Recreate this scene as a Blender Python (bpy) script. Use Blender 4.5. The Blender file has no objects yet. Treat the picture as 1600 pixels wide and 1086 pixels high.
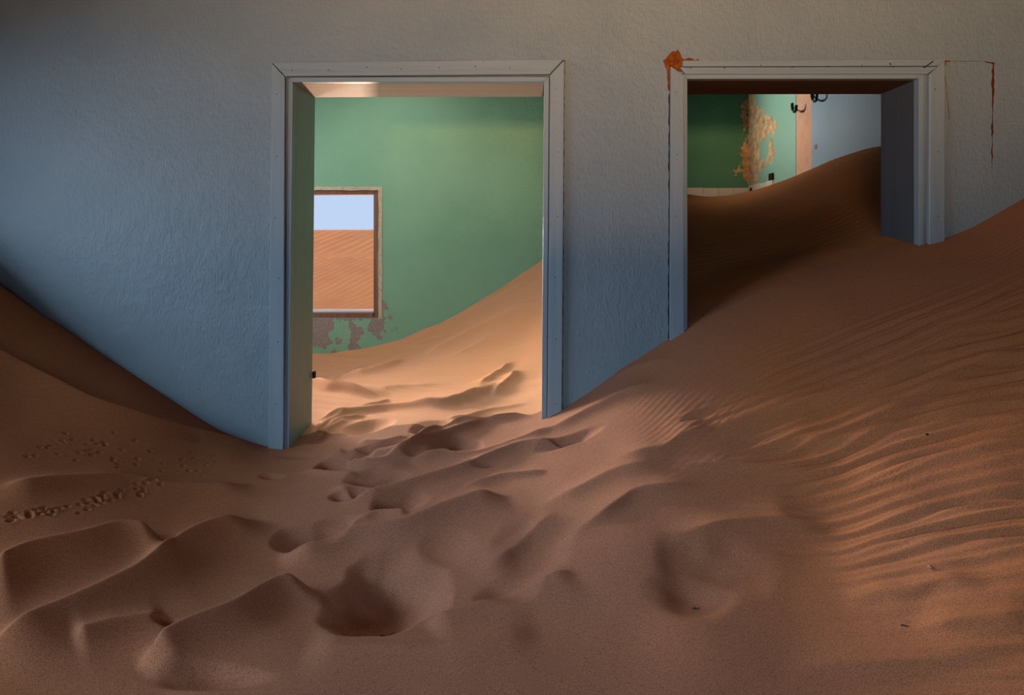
import bpy, bmesh, math, random
import numpy as np
from mathutils import Vector, Matrix
from mathutils.geometry import delaunay_2d_cdt

random.seed(5)
rng = np.random.default_rng(11)
SC = bpy.context.scene
COL = SC.collection

# ------------------------------------------------------------------ camera, world, sun, window light, exposure
F, CX, CY, EZ = 990.0, 820.0, 375.0, 1.44          # focal length and vanishing point in pixels, eye height in metres
cam_data = bpy.data.cameras.new('camera')
cam_data.sensor_fit = 'HORIZONTAL'; cam_data.sensor_width = 36.0
cam_data.lens = 36.0 * F / 1600.0
cam_data.shift_x = -(CX - 800.0) / 1600.0
cam_data.shift_y = (CY - 543.0) / 1600.0
cam_data.clip_start = 0.05; cam_data.clip_end = 500
cam = bpy.data.objects.new('camera', cam_data); COL.objects.link(cam)
cam.location = (0, -3.0, EZ); cam.rotation_euler = (math.pi / 2, 0, 0)
SC.camera = cam

world = bpy.data.worlds.new('sky'); SC.world = world; world.use_nodes = True
wn = world.node_tree; bg = wn.nodes['Background']
bg.inputs[0].default_value = (0.55, 0.70, 0.95, 1); bg.inputs[1].default_value = 0.95

def sun_light(rot, energy, color, angle):
    l = bpy.data.lights.new('sun', 'SUN'); l.energy = energy; l.color = color; l.angle = math.radians(angle)
    o = bpy.data.objects.new('sun', l); COL.objects.link(o); o.rotation_euler = [math.radians(a) for a in rot]
    return o
sun_light((-5, 48, 0), 3.0, (1.0, 0.90, 0.76), 0.6)

def area(name, loc, aim, sx, sy, energy, color, spread=180):
    l = bpy.data.lights.new(name, 'AREA'); l.shape = 'RECTANGLE'; l.size = sx; l.size_y = sy
    l.energy = energy; l.color = color; l.spread = math.radians(spread)
    o = bpy.data.objects.new(name, l); COL.objects.link(o); o.location = loc
    o.rotation_euler = (Vector(aim) - Vector(loc)).to_track_quat('-Z', 'Y').to_euler()
    return o
# front room: the rear window shows sky above and a sunlit dune below, so the sill and head sort warm and cool light by height
area('rear_sky_light', (-0.75, -8.4, 3.0), (-0.75, 0, 1.0), 2.9, 2.4, 300, (0.52, 0.78, 1.0))
area('rear_dune_light', (-1.2, -8.4, 0.45), (-1.2, 0, 2.2), 2.9, 1.8, 4000, (1.0, 0.53, 0.24))
# a low window in the left wall, half buried by the drift
area('left_window_light', (-4.3, -2.1, 2.35), (0.2, -1.4, 0.6), 3.0, 1.2, 270, (0.70, 0.86, 1.0))
# green room: a big unglazed window in its left wall, then three added lamps
area('green_room_window_light', (-2.85, 1.5, 1.9), (0.2, 1.6, 1.0), 1.6, 1.5, 20, (1.0, 0.90, 0.80))
area('green_room_added_beam', (-2.92, 2.3, 1.35), (1.3, -1.0, 1.25), 0.8, 0.6, 37, (1.0, 0.86, 0.70), 52)  # added beam through the doorway, brings out the ripples
area('green_room_added_top_light', (-1.3, 1.7, 3.0), (-1.2, 1.6, 0.0), 1.4, 1.0, 19, (1.0, 0.90, 0.80))  # added lamp under the closed ceiling
area('green_room_added_spill_light', (-1.9, 2.35, 2.8), (-0.35, -0.4, 0.7), 1.1, 0.7, 11, (1.0, 0.92, 0.88), 95)  # added lamp aimed through the doorway at the front sand
# added lamp below the outer sill, for sun bounced off sand onto the door head
area('door_head_added_light', (-1.527, 3.42, 0.64), (-1.0, 0.2, 2.2), 0.02, 0.02, 95, (1.0, 0.66, 0.46))
# bath room: added lamp high beside the partition, no opening there
area('bath_added_light', (0.75, 3.6, 2.7), (2.4, 2.7, 2.66), 0.7, 0.4, 9.5, (1.0, 0.93, 0.82), 84)

SC.view_settings.view_transform = 'Standard'
try: SC.view_settings.look = 'None'
except Exception: pass
SC.view_settings.gamma = 1.0; SC.view_settings.use_curve_mapping = False
SC.view_settings.exposure = 0.0
SC.cycles.use_denoising = True
SC.cycles.max_bounces = 8; SC.cycles.diffuse_bounces = 5
SC.cycles.sample_clamp_indirect = 4

# ------------------------------------------------------------------ helpers
def lin(r, g, b):
    f = lambda c: ((c / 255 + 0.055) / 1.055) ** 2.4 if c > 10 else c / 255 / 12.92
    return (f(r), f(g), f(b), 1.0)

def wall_px(px, py, Y=0.0):                       # a photo pixel seen on the upright plane Y -> (X, Z)
    d = Y + 3.0
    return ((px - CX) * d / F, EZ - (py - CY) * d / F)

def link(o, parent=None):
    COL.objects.link(o)
    if parent: o.parent = parent
    return o

def mesh_obj(name, bm, mat, parent=None, smooth=False):
    me = bpy.data.meshes.new(name); bm.normal_update(); bm.to_mesh(me); bm.free()
    if smooth: me.polygons.foreach_set('use_smooth', [True] * len(me.polygons))
    for m in (mat if isinstance(mat, (list, tuple)) else [mat]): me.materials.append(m)
    return link(bpy.data.objects.new(name, me), parent)

def empty(name, loc=(0, 0, 0)):
    o = bpy.data.objects.new(name, None); o.location = loc; o.empty_display_size = 0.1
    return link(o)

def tag(o, label=None, cat=None, group=None, kind=None):
    if label: o['label'] = label
    if cat: o['category'] = cat
    if group: o['group'] = group
    if kind: o['kind'] = kind
    return o

def box_bm(x0, x1, y0, y1, z0, z1, bm=None, bevel=0.0):
    own = bm is None
    if own: bm = bmesh.new()
    r = bmesh.ops.create_cube(bm, size=1.0)
    for v in r['verts']:
        v.co = Vector(((x0 + x1) / 2 + v.co.x * (x1 - x0), (y0 + y1) / 2 + v.co.y * (y1 - y0), (z0 + z1) / 2 + v.co.z * (z1 - z0)))
    if bevel and own:
        bmesh.ops.bevel(bm, geom=list(bm.edges), offset=bevel, segments=2, profile=0.5, affect='EDGES')
    return bm

def prism_bm(poly, y0, y1, bevel=0.0):            # polygon in (X, Z) run from depth y0 (front) to y1
    bm = bmesh.new()
    a = [bm.verts.new((x, y0, z)) for x, z in poly]; b = [bm.verts.new((x, y1, z)) for x, z in poly]
    n = len(poly)
    bm.faces.new(a); bm.faces.new(b[::-1])
    for i in range(n): bm.faces.new((a[i], b[i], b[(i + 1) % n], a[(i + 1) % n]))
    bmesh.ops.recalc_face_normals(bm, faces=bm.faces)
    if bevel: bmesh.ops.bevel(bm, geom=list(bm.edges), offset=bevel, segments=2, profile=0.5, affect='EDGES')
    return bm

def tube_bm(pts, r, n=8, bm=None):
    if bm is None: bm = bmesh.new()
    pts = [Vector(p) for p in pts]; rings = []
    for i, p in enumerate(pts):
        t = (pts[min(i + 1, len(pts) - 1)] - pts[max(i - 1, 0)]).normalized()
        u = t.orthogonal().normalized() if abs(t.y) > .9 else t.cross(Vector((0, 1, 0))).normalized(); w = t.cross(u)
        rr = r[i] if isinstance(r, (list, tuple)) else r
        rings.append([bm.verts.new(p + (u * math.cos(k * 2 * math.pi / n) + w * math.sin(k * 2 * math.pi / n)) * rr) for k in range(n)])
    for a, b in zip(rings, rings[1:]):
        for k in range(n): bm.faces.new((a[k], a[(k + 1) % n], b[(k + 1) % n], b[k]))
    bm.faces.new(rings[0][::-1]); bm.faces.new(rings[-1])
    bmesh.ops.recalc_face_normals(bm, faces=bm.faces)
    return bm

# ---- noise in numpy
_perm = rng.random((256, 256))
def vnoise(x, y):
    x = np.asarray(x, float); y = np.asarray(y, float)
    xi = np.floor(x).astype(int); yi = np.floor(y).astype(int); fx = x - xi; fy = y - yi
    fx = fx * fx * (3 - 2 * fx); fy = fy * fy * (3 - 2 * fy)
    g = lambda a, b: _perm[a & 255, b & 255]
    return (g(xi, yi) * (1 - fx) + g(xi + 1, yi) * fx) * (1 - fy) + (g(xi, yi + 1) * (1 - fx) + g(xi + 1, yi + 1) * fx) * fy - 0.5
def fbm(x, y, o=4):
    s = 0; a = 1.0
    for k in range(o):
        s = s + a * vnoise(x * 2 ** k + 17.3 * k, y * 2 ** k + 5.1 * k); a *= 0.5
    return s
def sdf_poly(X, Y, poly):
    P = np.array(poly, float); d = np.full(X.shape, 1e9); ins = np.zeros(X.shape, bool)
    for (x1, y1), (x2, y2) in zip(P, np.roll(P, -1, 0)):
        ex, ey = x2 - x1, y2 - y1; wx, wy = X - x1, Y - y1
        t = np.clip((wx * ex + wy * ey) / (ex * ex + ey * ey + 1e-12), 0, 1)
        d = np.minimum(d, (wx - ex * t) ** 2 + (wy - ey * t) ** 2)
        c = ((y1 > Y) != (y2 > Y)) & (X < ex * (Y - y1) / (ey + 1e-12) + x1); ins ^= c
    return np.where(ins, -np.sqrt(d), np.sqrt(d))
def smooth(a, b, x):
    t = np.clip((x - a) / (b - a), 0, 1); return t * t * (3 - 2 * t)

# ------------------------------------------------------------------ materials
def new_mat(name, rough=0.8, spec=0.25):
    m = bpy.data.materials.new(name); m.use_nodes = True
    nt = m.node_tree; b = nt.nodes['Principled BSDF']
    b.inputs['Roughness'].default_value = rough
    b.inputs['Specular IOR Level'].default_value = spec
    return m, nt, b
def coords(nt): return nt.nodes.new('ShaderNodeTexCoord').outputs['Object']
def noise(nt, vec, scale, detail=4, rough=0.55, stretch=None):
    n = nt.nodes.new('ShaderNodeTexNoise'); n.inputs['Scale'].default_value = scale
    n.inputs['Detail'].default_value = detail; n.inputs['Roughness'].default_value = rough
    if stretch:
        mp = nt.nodes.new('ShaderNodeMapping'); mp.inputs['Scale'].default_value = stretch
        nt.links.new(vec, mp.inputs['Vector']); vec = mp.outputs[0]
    nt.links.new(vec, n.inputs['Vector']); return n.outputs['Fac']
def ramp(nt, fac, stops):
    r = nt.nodes.new('ShaderNodeValToRGB'); cr = r.color_ramp
    while len(cr.elements) < len(stops): cr.elements.new(0.5)
    for e, (p, c) in zip(cr.elements, stops): e.position = p; e.color = c
    nt.links.new(fac, r.inputs[0]); return r.outputs[0]
def mix(nt, fac, a, b, mode='MIX'):
    n = nt.nodes.new('ShaderNodeMix'); n.data_type = 'RGBA'; n.blend_type = mode
    for s, v in ((0, fac), (6, a), (7, b)):
        if isinstance(v, (int, float, tuple)): n.inputs[s].default_value = v
        else: nt.links.new(v, n.inputs[s])
    return n.outputs[2]
def bump(nt, b, heights):
    prev = None
    for h, dist, st in heights:
        n = nt.nodes.new('ShaderNodeBump'); n.inputs['Distance'].default_value = dist; n.inputs['Strength'].default_value = st
        nt.links.new(h, n.inputs['Height'])
        if prev: nt.links.new(prev, n.inputs['Normal'])
        prev = n.outputs[0]
    nt.links.new(prev, b.inputs['Normal'])
BW = [(0, (0, 0, 0, 1)), (1, (1, 1, 1, 1))]
def bw(a, b): return [(a, (0, 0, 0, 1)), (b, (1, 1, 1, 1))]

def paint_mat(name, c1, c2, rough=0.6, relief=1.0, specks=True, spec=0.3):
    m, nt, b = new_mat(name, rough, spec); v = coords(nt)
    base = ramp(nt, noise(nt, v, 1.7, 6, 0.6), [(0.3, c1), (0.7, c2)])
    if specks:
        dk = ramp(nt, noise(nt, v, 55, 2, 0.5), bw(0.755, 0.775))
        base = mix(nt, dk, base, (0.05, 0.032, 0.02, 1))
        og = ramp(nt, noise(nt, v, 38, 1, 0.4), bw(0.80, 0.81))
        base = mix(nt, og, base, (0.30, 0.14, 0.04, 1))
    nt.links.new(base, b.inputs['Base Color'])
    bump(nt, b, [(noise(nt, v, 26, 5, 0.62), 0.009 * relief, 0.7), (noise(nt, v, 120, 3, 0.6, (1, 1, 0.3)), 0.004 * relief, 0.8), (noise(nt, v, 6, 3, 0.5), 0.016 * relief, 0.5)])
    return m
def wood_mat(name, c1, c2, axis='z', rough=0.55, relief=1.0):
    m, nt, b = new_mat(name, rough, 0.3); v = coords(nt)
    st = {'z': (40, 40, 1.5), 'x': (1.5, 40, 40), 'y': (40, 1.5, 40)}[axis]
    g = noise(nt, v, 1.0, 5, 0.6, st)
    base = ramp(nt, g, [(0.3, c1), (0.7, c2)])
    dk = ramp(nt, noise(nt, v, 70, 2, 0.5), bw(0.76, 0.78))
    base = mix(nt, dk, base, (0.04, 0.025, 0.015, 1))
    nt.links.new(base, b.inputs['Base Color'])
    bump(nt, b, [(g, 0.0025 * relief, 0.5), (noise(nt, v, 60, 3), 0.002 * relief, 0.4)])
    return m
def plaster_mat(name, c1, c2, scale=14, rough=0.9):
    m, nt, b = new_mat(name, rough, 0.1); v = coords(nt)
    base = ramp(nt, noise(nt, v, scale, 6, 0.65), [(0.32, c1), (0.68, c2)])
    nt.links.new(base, b.inputs['Base Color'])
    bump(nt, b, [(noise(nt, v, scale * 3, 5, 0.65), 0.008, 0.6)])
    return m
def sand_mat(name, ca, cb, cc, grain=1.0, light_tint=None):
    m, nt, b = new_mat(name, 0.92, 0.12); v = coords(nt)
    base = ramp(nt, noise(nt, v, 0.9, 4, 0.6), [(0.30, ca), (0.5, cb), (0.72, cc)])
    if light_tint:
        at = nt.nodes.new('ShaderNodeAttribute'); at.attribute_name = 'light_tint'
        base = mix(nt, at.outputs['Fac'], base, light_tint)  # mask paints pinkish light into the base colour
    gr = ramp(nt, noise(nt, v, 420, 1, 0.5), [(0.30, (0.42, 0.38, 0.36, 1)), (0.5, (1, 1, 1, 1)), (0.72, (1.35, 1.3, 1.25, 1))])
    base = mix(nt, 0.75 * grain, base, gr, 'MULTIPLY')
    nt.links.new(base, b.inputs['Base Color'])
    bump(nt, b, [(noise(nt, v, 350, 2, 0.6), 0.0015, 0.55 * grain)])
    return m

M = {}
M['wall'] = paint_mat('blue_grey_limewash', lin(104, 124, 139), lin(116, 134, 147), 0.5, 1.0)
M['casing'] = wood_mat('blue_grey_gloss_paint', lin(112, 132, 146), lin(124, 143, 156), 'z', 0.42)
M['casing_x'] = wood_mat('blue_grey_gloss_paint_across', lin(112, 132, 146), lin(124, 143, 156), 'x', 0.42)
M['gap'] = plaster_mat('dark_joint', lin(28, 20, 14), lin(48, 36, 26))
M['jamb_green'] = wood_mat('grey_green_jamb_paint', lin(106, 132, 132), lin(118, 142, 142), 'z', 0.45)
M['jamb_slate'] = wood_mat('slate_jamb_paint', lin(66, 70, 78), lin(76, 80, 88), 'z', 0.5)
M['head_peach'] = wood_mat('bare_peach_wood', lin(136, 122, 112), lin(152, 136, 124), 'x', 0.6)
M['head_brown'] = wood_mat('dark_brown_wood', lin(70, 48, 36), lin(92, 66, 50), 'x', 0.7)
M['mud'] = plaster_mat('rust_brown_mud', lin(98, 52, 16), lin(138, 80, 30), 60)
M['peach_chip'] = plaster_mat('bare_peach_chip', lin(232, 176, 140), lin(242, 196, 160), 40)
M['green'] = paint_mat('pale_green_limewash', lin(112, 158, 132), lin(124, 167, 141), 0.6, 0.6, False)
M['green_shaded'] = paint_mat('shaded_green_limewash', lin(76, 140, 114), lin(88, 150, 124), 0.6, 0.6, False)  # the same green with shade put into the colour
M['aqua'] = paint_mat('pale_aqua_limewash', lin(132, 178, 158), lin(140, 186, 170), 0.6, 0.6, False)
M['sky_paint'] = paint_mat('pale_blue_limewash', lin(134, 164, 190), lin(148, 178, 200), 0.5, 0.8, False)
M['scar'] = plaster_mat('pink_plaster', lin(206, 160, 136), lin(218, 176, 150), 9)
M['cream'] = plaster_mat('cream_plaster', lin(160, 152, 130), lin(190, 182, 160), 30)
M['ochre'] = plaster_mat('ochre_plaster', lin(164, 126, 82), lin(228, 202, 164), 13)
M['mauve'] = plaster_mat('mauve_plaster', lin(128, 116, 112), lin(150, 138, 134), 40)
M['tile'] = paint_mat('off_white_glaze', lin(216, 208, 192), lin(228, 220, 206), 0.3, 0.2, False, 0.5)
M['ceiling'] = paint_mat('dark_brown_ceiling', lin(74, 62, 52), lin(92, 78, 66), 0.8, 0.8, False)  # dark brown, lowered to cut light bounced onto the sand
M['win_wood'] = wood_mat('weathered_brown_wood', lin(98, 72, 60), lin(126, 94, 78), 'z', 0.7)
M['win_white'] = wood_mat('worn_white_paint', lin(190, 184, 190), lin(214, 208, 212), 'x', 0.5)
M['iron'] = plaster_mat('rusted_iron', lin(26, 20, 18), lin(46, 34, 28), 80, 0.6)
M['twig'] = plaster_mat('dry_twig', lin(44, 32, 24), lin(84, 66, 50), 60)
M['stone'] = plaster_mat('pale_pebble', lin(150, 132, 112), lin(190, 170, 148), 60)
M['sand'] = sand_mat('rust_brown_sand', lin(142, 92, 66), lin(150, 98, 66), lin(154, 98, 58), light_tint=lin(142, 101, 82))
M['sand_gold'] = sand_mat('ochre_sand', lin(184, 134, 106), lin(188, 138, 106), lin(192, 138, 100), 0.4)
M['sand_dark'] = sand_mat('dark_brown_sand', lin(152, 98, 60), lin(158, 102, 62), lin(162, 102, 60), 0.6)
M['dune'] = sand_mat('desert_sand', lin(176, 112, 74), lin(186, 122, 80), lin(192, 126, 80), 0.0)

# ------------------------------------------------------------------ door geometry (pixel corners on the plane of the wall)
D1 = dict(co=[(427, 99), (881.5, 94.5), (877.5, 652), (422, 706)], ci=[(448.5, 121.5), (859, 118.5), (854.5, 652), (446, 706)],
          op=[(458.5, 129), (850, 128), (846.5, 652), (452.5, 706)])
D2 = dict(co=[(1046, 96), (1471, 95), (1471, 400), (1045, 545)], ci=[(1068, 118), (1446, 117.5), (1446, 400), (1068, 545)],
          op=[(1073.5, 124), (1434, 123.5), (1434, 400), (1073.5, 545)])
for D in (D1, D2):
    for k in ('co', 'ci', 'op'):
        q = [wall_px(*p) for p in D[k]]
        # run the two uprights on down to the buried floor
        for top, bot in ((0, 3), (1, 2)):
            (x0, z0), (x1, z1) = q[top], q[bot]
            t = z0 / (z0 - z1); q[bot] = (x0 + (x1 - x0) * t, 0.0)
        D[k] = q
WT = 0.30                                          # thickness of the wall between the rooms

# ------------------------------------------------------------------ wall with the two doorways, crack and broken corner
XL, XR, ZC = -3.3, 3.3, 3.1
def cdt_face(outer, holes, y, bm=None, mat_index=0):
    bm = bm or bmesh.new()
    pts = [Vector(p) for p in outer]; edges = [(i, (i + 1) % len(outer)) for i in range(len(outer))]
    for h in holes:
        s = len(pts); pts += [Vector(p) for p in h]; edges += [(s + i, s + (i + 1) % len(h)) for i in range(len(h))]
    vs, es, fs, *_ = delaunay_2d_cdt(pts, edges, [], 0, 1e-7)
    def inside(p, poly):
        c = False; n = len(poly)
        for i in range(n):
            (x1, y1), (x2, y2) = poly[i], poly[(i + 1) % n]
            if (y1 > p[1]) != (y2 > p[1]) and p[0] < (x2 - x1) * (p[1] - y1) / (y2 - y1) + x1: c = not c
        return c
    bv = [bm.verts.new((v.x, y, v.y)) for v in vs]
    for f in fs:
        cx = sum(vs[i].x for i in f) / len(f); cz = sum(vs[i].y for i in f) / len(f)
        if inside((cx, cz), outer) and not any(inside((cx, cz), h) for h in holes):
            fc = bm.faces.new([bv[i] for i in f]); fc.material_index = mat_index
            fc.normal_update()
            if fc.normal.y > 0: fc.normal_flip()
    return bm
def jag(pts, amp, n, seed):                         # roughen a closed outline
    r = random.Random(seed); out = []
    for i in range(len(pts)):
        a = Vector(pts[i]); b = Vector(pts[(i + 1) % len(pts)]); k = max(1, int((b - a).length / n))
        for j in range(k):
            p = a.lerp(b, j / k); out.append((p.x + r.uniform(-amp, amp), p.y + r.uniform(-amp, amp)))
    return out
CHIP = jag([wall_px(*p) for p in [(1036, 95), (1043, 89), (1046, 84), (1050, 80), (1056, 81), (1059, 76), (1062, 82), (1065, 90), (1068, 93), (1074, 90.5), (1081, 91), (1085, 94), (1091, 92.5),
        (1094, 97), (1094, 101), (1066, 112), (1052, 112), (1048, 118), (1047.5, 142), (1043.5, 142), (1042.5, 112), (1039, 103)]], 0.0018, 0.008, 3)
CRACK = []
r_ = random.Random(9); ys = np.linspace(97, 263, 36)
def cw(y): return 0.7 + 2.2 * max(0, 1 - abs(y - 130) / 48) + (1.0 if 188 < y < 215 else 0) + 0.8 * max(0, 1 - abs(y - 240) / 12)
left = []; right = []
for y in ys:
    w = cw(y) * r_.uniform(0.55, 1.15) * (0.25 if y > 258 else 1); c = 1552 - (y - 97) * 0.012 + r_.uniform(-0.7, 0.7)
    left.append((c - w, y)); right.append((c + w, y))
CRACK = [wall_px(*p) for p in right + left[::-1]]
CRACK_TOP = [wall_px(*p) for p in [(1536, 95.5), (1543, 96.2), (1550, 97.5), (1555.5, 99), (1551.5, 101.5), (1549.5, 99.5), (1542, 97.8)]]
CR2 = []
for y in np.linspace(98, 186, 22):
    CR2.append((1473.5 + (y - 98) * 0.13 * (1 if y < 140 else 0.9) + r_.uniform(-0.5, 0.5), y))
CRACK_FINE = [wall_px(x + (1.6 if y < 108 else 0.45), y) for x, y in CR2] + [wall_px(x - 0.35, y) for x, y in CR2[::-1]]
PEACH = [jag([wall_px(*p) for p in q], 0.0006, 0.006, 4) for q in
         ([(1097, 96.4), (1101, 94), (1108, 93.6), (1114, 95), (1118, 96.4)], [(1118.8, 96.4), (1120, 94.6), (1126, 94.4), (1128, 96.4)], [(1132, 96.4), (1134, 94.6), (1139, 94.8), (1140, 96.4)])]
CRACK_H = [wall_px(x, 95.6 + .5 * math.sin(x * .7)) for x in range(1487, 1536, 4)] + [wall_px(x, 96.2 + .5 * math.sin(x * .7)) for x in range(1535, 1487, -4)]
JUNC = [wall_px(*p) for p in [(1474, 95.4), (1479, 94.2), (1485, 94.8), (1486, 96.4), (1478, 97.4), (1477, 104), (1474.5, 104)]]
def door_hole(D):
    (x0, z0), (x1, z1), (x2, z2), (x3, z3) = D['op']; t = 0.027
    return (x3 - t, x0 - t, z0 + t, x1 + t, x2 + t, z1 + t)
def wall_outline():
    h1, h2 = door_hole(D1), door_hole(D2)
    return [(XL, 0), (h1[0], 0), (h1[1], h1[2]), (h1[3], h1[5]), (h1[4], 0), (h2[0], 0), (h2[1], h2[2]), (h2[3], h2[5]), (h2[4], 0), (XR, 0), (XR, ZC), (XL, ZC)]
# the broken corner is cut out of the wall only outside the doorway
bm = cdt_face(wall_outline(), [CRACK, CRACK_TOP, CRACK_FINE, CRACK_H, JUNC, CHIP] + PEACH, 0.0)
back = cdt_face(wall_outline(), [], WT)
me_b = bpy.data.meshes.new('tmp'); bmesh.ops.reverse_faces(back, faces=back.faces); back.to_mesh(me_b); back.free(); bm.from_mesh(me_b)
ol = wall_outline()
for i in range(len(ol)):
    a, b = ol[i], ol[(i + 1) % len(ol)]
    bm.faces.new([bm.verts.new((a[0], 0, a[1])), bm.verts.new((b[0], 0, b[1])), bm.verts.new((b[0], WT, b[1])), bm.verts.new((a[0], WT, a[1]))])
for h, dep in ((CRACK, 0.05), (CRACK_TOP, 0.03), (CRACK_FINE, 0.02), (JUNC, 0.02), (CHIP, 0.03), *[(p, 0.006) for p in PEACH]):   # walls of the holes
    for i in range(len(h)):
        a, b = h[i], h[(i + 1) % len(h)]
        f = bm.faces.new([bm.verts.new((a[0], 0, a[1])), bm.verts.new((b[0], 0, b[1])), bm.verts.new((b[0], dep, b[1])), bm.verts.new((a[0], dep, a[1]))])
        f.material_index = 1
wall = tag(mesh_obj('wall_front', bm, [M['wall'], M['mud']]), 'blue-grey limewashed wall with two doorways', kind='structure')
def rough_fill(name, poly, y, mat, amp, step, label):
    """rough ground at the bottom of a break in the wall: a small grid clipped to the outline's box"""
    xs = [p[0] for p in poly]; zs = [p[1] for p in poly]
    nx = max(2, int((max(xs) - min(xs)) / step) + 2); nz = max(2, int((max(zs) - min(zs)) / step) + 2)
    X, Z = np.meshgrid(np.linspace(min(xs) - .002, max(xs) + .002, nx), np.linspace(min(zs) - .002, max(zs) + .002, nz))
    Y = y + amp * fbm(X * 60, Z * 60, 4)
    keep = sdf_poly(X, Z, poly) < .004
    b = bmesh.new(); vs = [[b.verts.new((X[j, i], Y[j, i], Z[j, i])) for i in range(nx)] for j in range(nz)]
    for j in range(nz - 1):
        for i in range(nx - 1):
            if keep[j, i] or keep[j + 1, i + 1] or keep[j, i + 1] or keep[j + 1, i]: b.faces.new((vs[j][i], vs[j][i + 1], vs[j + 1][i + 1], vs[j + 1][i]))
    bmesh.ops.delete(b, geom=[v for v in b.verts if not v.link_faces], context='VERTS')
    return tag(mesh_obj(name, b, mat, wall), label)
rough_fill('exposed_mud', CHIP, 0.006, M['mud'], 0.012, 0.006, 'rust-brown mud bared at the broken corner above the right doorway')
rough_fill('crack_bed', CRACK, 0.022, M['mud'], 0.03, 0.006, 'rust-brown mud inside the upright crack')
rough_fill('crack_bed', CRACK_TOP, 0.014, M['mud'], 0.01, 0.006, None)
rough_fill('crack_bed', CRACK_FINE, 0.014, M['gap'], 0.01, 0.006, None)
rough_fill('crack_bed', CRACK_H, 0.008, M['gap'], 0.004, 0.006, None)
rough_fill('crack_bed', JUNC, 0.006, M['mud'], 0.012, 0.006, None)
for p in PEACH: rough_fill('plaster_chip', p, 0.002, M['peach_chip'], 0.002, 0.006, 'bare peach chip above the right doorway casing')

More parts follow.
